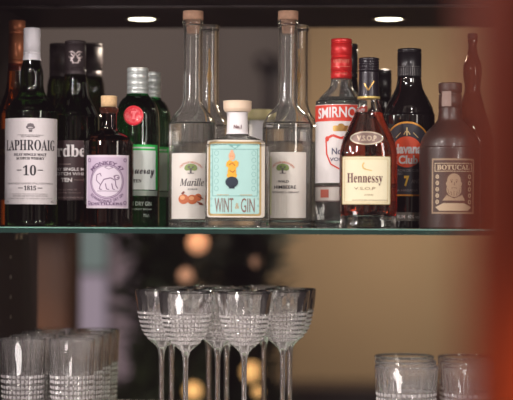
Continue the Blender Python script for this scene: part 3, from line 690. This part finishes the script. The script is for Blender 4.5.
def cutmat(me, z0, z1, ncol, rowh, frac):  # sets the whiter glass on stud tops, a painted sparkle
    me.materials.append(CUTGLASS)
    nf = len(me.polygons); tri = lambda u: 1-abs((u % 1)*2-1)
    for p in me.polygons:
        c = p.center
        if z0 < c.z < z1 and (p.index > nf*.5 if frac > 0 else p.index < nf*-frac):
            th = math.atan2(c.y, c.x)
            if min(tri(th*ncol/(2*PI)), tri((z1-c.z)/rowh)) > .42: p.material_index = 1
def make_wine():
    s = .001405; top = CAM.z-69*s; bot = COUNTER
    yz = lambda y: top-(y-292.5)*s
    e = empty('wine_glass', (0, 0, bot))
    L = lambda pts, sub=4: [(yz(y)-bot, r*s) for y, r in catmull(pts, sub)]
    rows = []
    prof = catmull([(292.5, 28), (300, 27.3), (312, 26), (322, 24.3), (330, 22.3), (337, 19.2), (343, 14.6), (348, 8.8), (352, 5.2), (355.5, 3.9)], 14)
    # resample dense in y
    outer = [(yz(y)-bot, r*s) for y, r in prof]
    inner = [(yz(y)-bot, max(r-1.25, 0)*s) for y, r in prof if y < 345]
    inner = [p for p in inner][::-1]
    inner[-1] = (inner[-1][0], inner[-1][1])
    full = [(yz(346.5)-bot, 0), (yz(346.2)-bot, 6*s)] + inner + [(yz(291.5)-bot, 27.4*s)] + outer[1:]
    nin = 2+len(inner)+1
    md = bowl_mod(s, yz(296)-bot, yz(313)-bot, yz(343)-bot, 20, 36, 4.6*s, 1.5*s)
    rm = lambda th, z, i: md(th, z, i) if i >= nin else 0
    me = loft_me('bowl', full, 252, rmod=rm, caps=(False, False))
    for p in me.polygons: p.use_smooth = False
    link('bowl', me, CRYSTAL, e, False); cutmat(me, yz(345)-bot, yz(313)-bot, 36, 4.6*s, 1)
    rl = full[-1]
    stem = [rl] + L([(358, 3.3), (366, 2.8), (385, 2.6), (405, 2.6), (415, 3.0), (420, 4.0)])
    stem[1:] = stem[1:]
    link('stem', loft_me('stem', stem, 24, caps=(False, False)), CRYSTAL, e)
    h0 = stem[-1]
    foot = [h0, (h0[0]*.55, 7*s), (.0035, 14*s), (.0018, 24*s), (.0009, 25*s), (.0001, 24.5*s), (.0001, 0)]
    link('foot', loft_me('foot', foot, 64, caps=(False, False)), CRYSTAL, e)
    return e
W0 = -.06
wines = [
 (186, W0, 'cut crystal wine glass in the front row, left of the front pair'),
 (244.5, W0, 'cut crystal wine glass in the front row, right of the front pair'),
 (162, W0+.082, 'leftmost cut crystal wine glass, half behind the left front glass'),
 (218, W0+.082, 'cut crystal wine glass seen between the two front glasses'),
 (283, W0+.082, 'cut crystal wine glass just right of the right front glass'),
 (172, W0+.165, 'cut crystal wine glass hidden behind the two at the left of the cluster'),
 (227, W0+.165, 'cut crystal wine glass behind the gap between the front pair, third row'),
 (290, W0+.165, 'rightmost cut crystal wine glass, its rim edge showing at the far right of the cluster'),
 (209, W0+.238, 'rear cut crystal wine glass whose stem shows just right of the left front stem'),
 (264, W0+.238, 'rear cut crystal wine glass whose stem shows just right of the right front stem')]
proto = make_wine()
for i, (px, Y, lab) in enumerate(wines):
    o = proto if i == 0 else copy_tree(proto)
    p = P(px, 300, Y); o.location = (p.x, Y, COUNTER+.0002); o.rotation_euler = (0, 0, i*.71)
    o['label'] = lab; o['category'] = 'wine glass'; o['group'] = 'cut crystal wine glasses'

def make_tumbler(name, r, h, nfl, ncol, split, rowh):
    e = empty(name, (0, 0, COUNTER))
    t = .0022
    N = 96
    outer = []
    for k in range(N+1):
        z = .0+h*k/N
        rr = r*(.86+.14*(k/N)**.8)
        if k == 0: rr -= .002
        outer.append((z, rr))
    inner = [(z, rr-t) for z, rr in outer if z > .012][::-1]
    full = [(0, 0)] + outer[:-1] + [(h-.0006, r-.0002), (h, r-.0009), (h-.0004, r-t+.0003)] + inner[3:] + [(.011, r*.6), (.011, 0)]
    no = 1+N
    md = bowl_mod(1, h-.004, split, .008, nfl, ncol, rowh, .0021)
    me = loft_me('body', full, ncol*7, rmod=lambda th, z, i: md(th, z, i) if i <= no else 0, caps=(False, False))
    for p in me.polygons: p.use_smooth = False
    o = link('glass_wall', me, CRYSTAL, e, False); cutmat(me, .008, split, ncol, rowh, -(N+1)/(len(full)-1))
    return e
tz = CAM.z
T0 = -.05
sL = SC(23, T0); hL = (CAM.z+ (225-338.5)*sL + (P(23, 225, T0).z-CAM.z)) - COUNTER
tall = make_tumbler('tumbler', 23*sL, hL, 18, 30, hL-.050, .0072)
rows_l = ['front row', 'second row', 'third row', 'back row']
first = True
pitchx = 49.5*sL
x0 = P(23, 330, T0).x
for r_ in range(4):
    for c_ in (-1, 0, 1):
        X = x0+c_*pitchx; Y = T0+r_*.078
        if X-.034 < SX or (c_ == -1): 
            continue
        o = tall if first else copy_tree(tall); first = False
        o.location = (X, Y, COUNTER+.0002); o.rotation_euler = (0, 0, .37*(r_*3+c_))
        o['label'] = 'tall cut crystal tumbler at left, %s, %s column' % (rows_l[r_], ('left', 'right')[c_])
        o['category'] = 'tumbler'; o['group'] = 'tall cut crystal tumblers at the left'
sR = SC(406, T0); hR = (CAM.z+(225-365.3)*sR+(P(406, 225, T0).z-CAM.z)) - COUNTER
low = make_tumbler('tumbler', 32*sR, hR, 22, 36, hR-.036, .0078)
first = True
x0 = P(406.5, 360, T0).x
for r_ in range(3):
    for c_ in (0, 1):
        o = low if first else copy_tree(low); first = False
        o.location = (x0+c_*67.5*sR, T0+r_*.093, COUNTER+.0002); o.rotation_euler = (0, 0, .41*(r_*2+c_))
        o['label'] = 'short wide cut crystal tumbler at right, %s of the %s stack line' % (('front', 'middle', 'rearmost')[r_], ('left', 'right')[c_])
        o['label'] = 'wide cut crystal tumbler at right, %s one of the %s line' % (('front', 'middle', 'rearmost')[r_], ('left', 'right')[c_])
        o['category'] = 'tumbler'; o['group'] = 'wide cut crystal tumblers at the right'

# =================================================================== ROOM BEHIND
# wooden cupboard (brown strip under the shelf at left)
Yc = 1.95
xr = P(81, 225, Yc+.2).x; e = empty('wooden_cupboard', (xr-.35, Yc+.1, FLOORZ), 0, 'brown wooden cupboard out of focus behind the left end of the bar', 'cupboard')
H = -.004-FLOORZ
WD = wood('walnut', (100, 58, 28), (118, 70, 34), 1)
boxobj('carcass', (-.35, .35, -.1, .1, 0, H), WD, e, .004)
for sx in (-1, 1):
    d = boxobj('door', (min(sx*.005, sx*.34), max(sx*.005, sx*.34), -.115, -.1, .06, H-.03), WD, e, .004)
    k = link('knob', loft_me('knob', [(0, .006), (.012, .005), (.016, .012), (.024, .012), (.027, 0)], 20, caps=(False, False)), STEEL, d); k.location = (sx*.04, -.115, .75); k.rotation_euler = (PI/2, 0, 0)
# window with daylight
Yw = 4.29
wx0, wx1 = P(74, 225, Yw).x, P(108, 225, Yw).x
e = empty('window_1', ((wx0+wx1)/2, Yw, -.5)); e['kind'] = 'structure'
W = (wx1-wx0)/2
bm = bmesh.new()
for a in ((-W-.04, -W, -.03, 0, -.5, .8), (W, W+.02, -.03, 0, -.5, .8), (-W, W, -.03, 0, .76, .8), (-W, W, -.03, 0, -.5, -.46)): box(bm, *a)
from_bm('window_frame', bm, mat('grey_frame', (110, 104, 104), rough=.5), e)
wm = mat('window_pane', (150, 140, 156), rough=.3, emit=.5, ecol=(176, 160, 176))
zs = P(90, 274, Yw).z+.5
boxobj('window_pane', (-W, W, -.015, -.005, -.46, zs), wm, e)
boxobj('window_pane', (-W, W, -.015, -.005, zs+.015, .76), mat('teal_pane', (110, 130, 126), rough=.3, emit=.42, ecol=(136, 148, 148)), e)
boxobj('mullion', (-W, W, -.03, 0, zs, zs+.015), mat('grey_frame', (0, 0, 0)), e)
# curtain beside the window, its daylight glow put into the material
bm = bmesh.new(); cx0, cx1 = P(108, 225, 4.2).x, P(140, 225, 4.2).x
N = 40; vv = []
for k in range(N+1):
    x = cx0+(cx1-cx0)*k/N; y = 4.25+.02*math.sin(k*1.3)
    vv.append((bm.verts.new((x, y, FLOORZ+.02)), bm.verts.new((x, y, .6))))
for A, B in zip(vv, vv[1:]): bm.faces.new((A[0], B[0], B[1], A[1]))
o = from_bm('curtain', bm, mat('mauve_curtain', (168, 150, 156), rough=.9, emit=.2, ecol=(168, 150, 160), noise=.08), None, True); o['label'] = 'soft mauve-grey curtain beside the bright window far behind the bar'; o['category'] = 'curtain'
# dark sideboard / bench along the back
Yb = 3.65
sx0, sx1 = P(105, 225, Yb).x, P(520, 225, Yb).x; zt = P(340, 388, Yb).z
e = empty('sideboard', ((sx0+sx1)/2, Yb+.15, FLOORZ), 0, 'long dark sideboard out of focus along the back wall', 'sideboard')
DK = wood('black_oak', (34, 24, 24), (46, 34, 32), 1)
w2 = (sx1-sx0)/2
boxobj('carcass', (-w2, w2, -.15, .15, 0, zt-FLOORZ-.03), DK, e)
boxobj('top_board', (-w2-.01, w2+.01, -.17, .16, zt-FLOORZ-.03, zt-FLOORZ), DK, e)
for i in range(4): boxobj('door', (-w2+i*w2/2+.01, -w2+(i+1)*w2/2-.01, -.165, -.15, .05, zt-FLOORZ-.06), DK, e)
# globe lamps standing on the sideboard / hanging
GL = mat('warm_globe', (255, 196, 120), emit=.75, ecol=(246, 190, 120))
def globe(px, py, Y, r, label, m, stand=None):
    p = P(px, py, Y); e = empty('globe_lamp', (p.x, Y, p.z), 0, label, 'lamp', 'warm globe lamps in the background')
    link('globe', loft_me('globe', [(r*math.sin(t), r*math.cos(t)) for t in [(-PI/2+PI*k/12) for k in range(13)]], 24, caps=(False, False)), m, e)
    BR = mat('brass', (150, 110, 60), rough=.3, metal=1)
    if stand is None: link('cord', loft_me('cord', [(r*.95, .003), (CEILZ-p.z, .003)], 8), mat('black_cord', (20, 18, 18)), e)
    else:
        zb = stand-p.z
        link('base', loft_me('base', [(zb, .05), (zb+.008, .048), (zb+.016, .01), (-r*.95, .007)], 24), BR, e)
    return e
GP = mat('peach_globe', (240, 170, 120), emit=.6, ecol=(226, 160, 120))
globe(252, 372, 1.95, .026, 'warm glowing globe lamp hanging low, seen under the right front wine glass', GL)
globe(193, 391, 1.9, .022, 'warm glowing globe lamp hanging low, seen right of the left front stem', GL)
globe(258, 392, 1.75, .012, 'small warm globe lamp hanging just below the larger glowing one', GL)
globe(198, 243, 1.6, .026, 'peach globe lamp hanging in front of the plants just below the shelf', GP)
globe(186, 276, 1.75, .02, 'dim peach globe lamp hanging in front of the plants, above the left front wine glass', mat('dim_peach_globe', (200, 150, 120), emit=.25, ecol=(200, 150, 120)))
globe(256, 262, 1.85, .013, 'dim peach globe lamp hanging in front of the plants, near the tan wall', mat('dim_peach_globe', (0, 0, 0)))
# plants
LEAF = mat('dark_leaf', (50, 60, 36), rough=.5, noise=.3, nscale=8)
def plant(px, Y, halfw_px, ytop, label, n, seed):
    rnd = random.Random(seed)
    s = SC(px, Y); p = P(px, 225, Y)
    e = empty('potted_plant', (p.x, Y, FLOORZ), 0, label, 'plant', 'leafy plants behind the bar')
    link('pot', loft_me('pot', [(0, .12), (.02, .13), (.28, .17), (.3, .175), (.3, .155), (.25, .15), (.25, 0)], 32, caps=(True, False)), mat('clay_pot', (70, 56, 50), rough=.7, noise=.1), e)
    ztop = P(px, ytop, Y).z-FLOORZ; hw = halfw_px*s
    bm = bmesh.new()
    for k in range(7):
        a = rnd.uniform(0, 2*PI); x, y = .05*math.cos(a), .05*math.sin(a); tx, ty = rnd.uniform(-.7, .7)*hw, rnd.uniform(-.1, .1)
        prev = None
        for j in range(7):
            t = j/6; cx = x+(tx-x)*t*t; cy = y+(ty-y)*t; z = .25+(ztop-.3)*t; rr = .008*(1-t*.6)
            ring = [bm.verts.new((cx+rr*math.cos(q*PI/2), cy+rr*math.sin(q*PI/2), z)) for q in range(4)]
            if prev:
                for q in range(4): bm.faces.new((prev[q], prev[(q+1) % 4], ring[(q+1) % 4], ring[q]))
            prev = ring
    from_bm('stems', bm, mat('brown_stem', (58, 44, 30), rough=.7), e)
    bm = bmesh.new()
    for k in range(n):
        t = rnd.random(); z = .45+(ztop-.45)*t
        x = rnd.gauss(0, .5)*hw; x = max(-hw, min(hw, x)); y = rnd.uniform(-.16, .16)
        l = rnd.uniform(.06, .13); w = l*.2; a = rnd.uniform(0, 2*PI); tilt = rnd.uniform(-.9, .5)
        M = Matrix.Translation((x, y, z)) @ Matrix.Rotation(a, 4, 'Z') @ Matrix.Rotation(tilt, 4, 'Y') @ Matrix.Rotation(rnd.uniform(-1, 1), 4, 'X')
        vs = [bm.verts.new(M @ Vector(q)) for q in ((0, 0, 0), (l*.35, w, .006), (l, 0, -.012), (l*.35, -w, .006), (l*.4, 0, 0))]
        bm.faces.new((vs[0], vs[4], vs[1])); bm.faces.new((vs[1], vs[4], vs[2])); bm.faces.new((vs[2], vs[4], vs[3])); bm.faces.new((vs[3], vs[4], vs[0]))
    from_bm('foliage', bm, LEAF, e)
plant(168, 2.35, 34, 226, 'dark leafy potted plant out of focus behind the left wine glasses', 1300, 1)
plant(242, 2.95, 32, 226, 'dark leafy potted plant out of focus behind the right wine glasses', 1300, 2)
# wall sconce (dark blurred shape on the grey wall)
p = P(265, 58, 1.66); e = empty('wall_sconce', (p.x, 1.7, p.z), 0, 'dark blurred wall sconce on the grey wall between the tall clear bottles', 'wall lamp')
s = SC(265, 1.66)
SH = mat('dark_shade', (48, 42, 44), rough=.8, noise=.1)
o = link('lamp_shade', loft_me('lamp_shade', [(-9*s, 10*s), (-2*s, 12*s), (5*s, 8*s), (7*s, 3*s)], 28), SH, e); o.location.y = -.04
o = link('lamp_stem', loft_me('lamp_stem', [(-62*s, 4*s), (-50*s, 4.5*s), (-9*s, 3.5*s)], 20), SH, e); o.location.y = -.02
link('wall_plate', loft_me('wall_plate', [(0, 9*s), (.012, 8*s)], 24), SH, e).rotation_euler = (PI/2, 0, 0)

# foreground column, far out of focus at the right edge
cdist = .74
cr = .036
CPX = 465
pc = CAM + (fw + rt*((CPX-256.5)/F_PX))*cdist
colx = pc + rt0*cr
e = empty('column', (colx.x, colx.y, FLOORZ), 0, 'blurred orange-red glossy column close in the foreground at the right edge', 'column')
COLM = mat('orange_red_lacquer', (158, 58, 20), rough=.45, noise=.08, nscale=6, spec=.15)
link('shaft', loft_me('shaft', [(.03, cr), (CEILZ-.2-FLOORZ, cr)], 64), COLM, e)
link('base_ring', loft_me('base_ring', [(0, cr*1.5), (.02, cr*1.5), (.03, cr*1.05), (.03, cr)], 64), COLM, e)
link('capital', loft_me('capital', [(CEILZ-.2-FLOORZ, cr*1.02), (CEILZ-.18-FLOORZ, cr*1.4), (CEILZ-.15-FLOORZ, cr*1.4)], 64), COLM, e)

# =================================================================== LIGHT
def area(name, loc, target, size, energy, color=(1, 1, 1), sy=None, spread=None):
    l = bpy.data.lights.new(name, 'AREA'); l.energy = energy; l.color = color; l.size = size
    if sy: l.shape = 'RECTANGLE'; l.size_y = sy
    if spread: l.spread = math.radians(spread)
    o = bpy.data.objects.new(name, l); COL.objects.link(o); o.location = loc
    o.rotation_euler = (Vector(target)-Vector(loc)).to_track_quat('-Z', 'Y').to_euler()
    return o
for (x, y, z) in ((-.95, -1.25, .32), (-.6, -1.45, .62), (-1.2, -1.0, .6), (-.62, -1.3, .95), (.62, -1.45, .7)):
    area('key_light', (x, y, z), (0, 0, .04), .09, 4.9, (1, .94, .92), .09)
area('fill_light', (1.1, -1.15, .45), (0, 0, .05), .2, 4.5, (1, .92, .84), .6)
area('low_light', (-.6, -1.2, -.5), (0, 0, -.2), .3, 5, (1, .92, .9), .3)
for k, (x, y, z) in enumerate(((-1.5, -1.2, .9), (-.9, -1.3, 1.3), (.5, -1.3, 1.1), (1.4, -1.0, 1.2), (-1.7, -.6, .4), (.95, -1.3, .15))):
    area('bar_spot', (x, y, z), (0, 0, .05), .07, 2.2, (1, .93, .84))
area('wall_wash', (P(430, 225, 2.5).x, 2.5, .95), (P(400, 225, 4.3).x, 4.3, -.1), .3, 6.5, (1, .86, .64), spread=75)
area('room_light', (-.2, 2.9, 1.4), (-.2, 3.6, -.8), .8, 10, (1, .88, .78))
area('plant_fill', (-.1, .9, .8), (-.35, 2.6, -.2), .3, 1.8, (1, .84, .68))  # added light without a fixture, makes the plants more visible
area('cupboard_fill', (-.5, .9, .7), (-.75, 1.9, -.3), .3, 5, (1, .8, .6))  # added light without a fixture, brings up the dark cupboard
area('grey_wall_light', (-.3, 1.1, 1.35), (-.3, 1.75, .2), .5, .7, (1, .92, .88))
def point(name, loc, e, c, r=.03):
    l = bpy.data.lights.new(name, 'POINT'); l.energy = e; l.color = c; l.shadow_soft_size = r
    o = bpy.data.objects.new(name, l); COL.objects.link(o); o.location = loc; return o
ll = bpy.data.lights.new('column_fill_spot', 'SPOT'); ll.energy = .6; ll.color = (1, .76, .5); ll.shadow_soft_size = .015; ll.spot_size = math.radians(75); ll.spot_blend = 1  # added spot out of view, brightens the lower part of the column
lo = bpy.data.objects.new('column_fill_spot', ll); COL.objects.link(lo); lo.location = CAM + fw*.62 + rt0*.155 + Vector((0, 0, -.085))
lo.rotation_euler = (colx + Vector((0, 0, -.075)) - lo.location).to_track_quat('-Z', 'Y').to_euler()
wd = bpy.data.worlds.new('world'); scene.world = wd; wd.use_nodes = True
nt = wd.node_tree; bg = nt.nodes['Background']
tc = nt.nodes.new('ShaderNodeTexCoord'); n = nt.nodes.new('ShaderNodeTexNoise'); n.inputs['Scale'].default_value = 5; n.inputs['Detail'].default_value = 2
r = nt.nodes.new('ShaderNodeValToRGB'); r.color_ramp.elements[0].position = .42; r.color_ramp.elements[0].color = lin((52, 44, 42)); r.color_ramp.elements[1].position = .68; r.color_ramp.elements[1].color = lin((214, 196, 180))
nt.links.new(tc.outputs['Generated'], n.inputs[0]); nt.links.new(n.outputs[0], r.inputs[0]); nt.links.new(r.outputs[0], bg.inputs[0])
bg.inputs[1].default_value = .8

scene.cycles.max_bounces = 24; scene.cycles.transmission_bounces = 24; scene.cycles.transparent_max_bounces = 24; scene.cycles.glossy_bounces = 8
scene.cycles.sample_clamp_indirect = 6
scene.view_settings.view_transform = 'Standard'
scene.view_settings.look = 'None'

# photographic tone: slightly lifted blacks
vs = scene.view_settings; vs.use_curve_mapping = True
cm = vs.curve_mapping; cm.black_level = (-.0065, -.0042, -.005); cm.update()
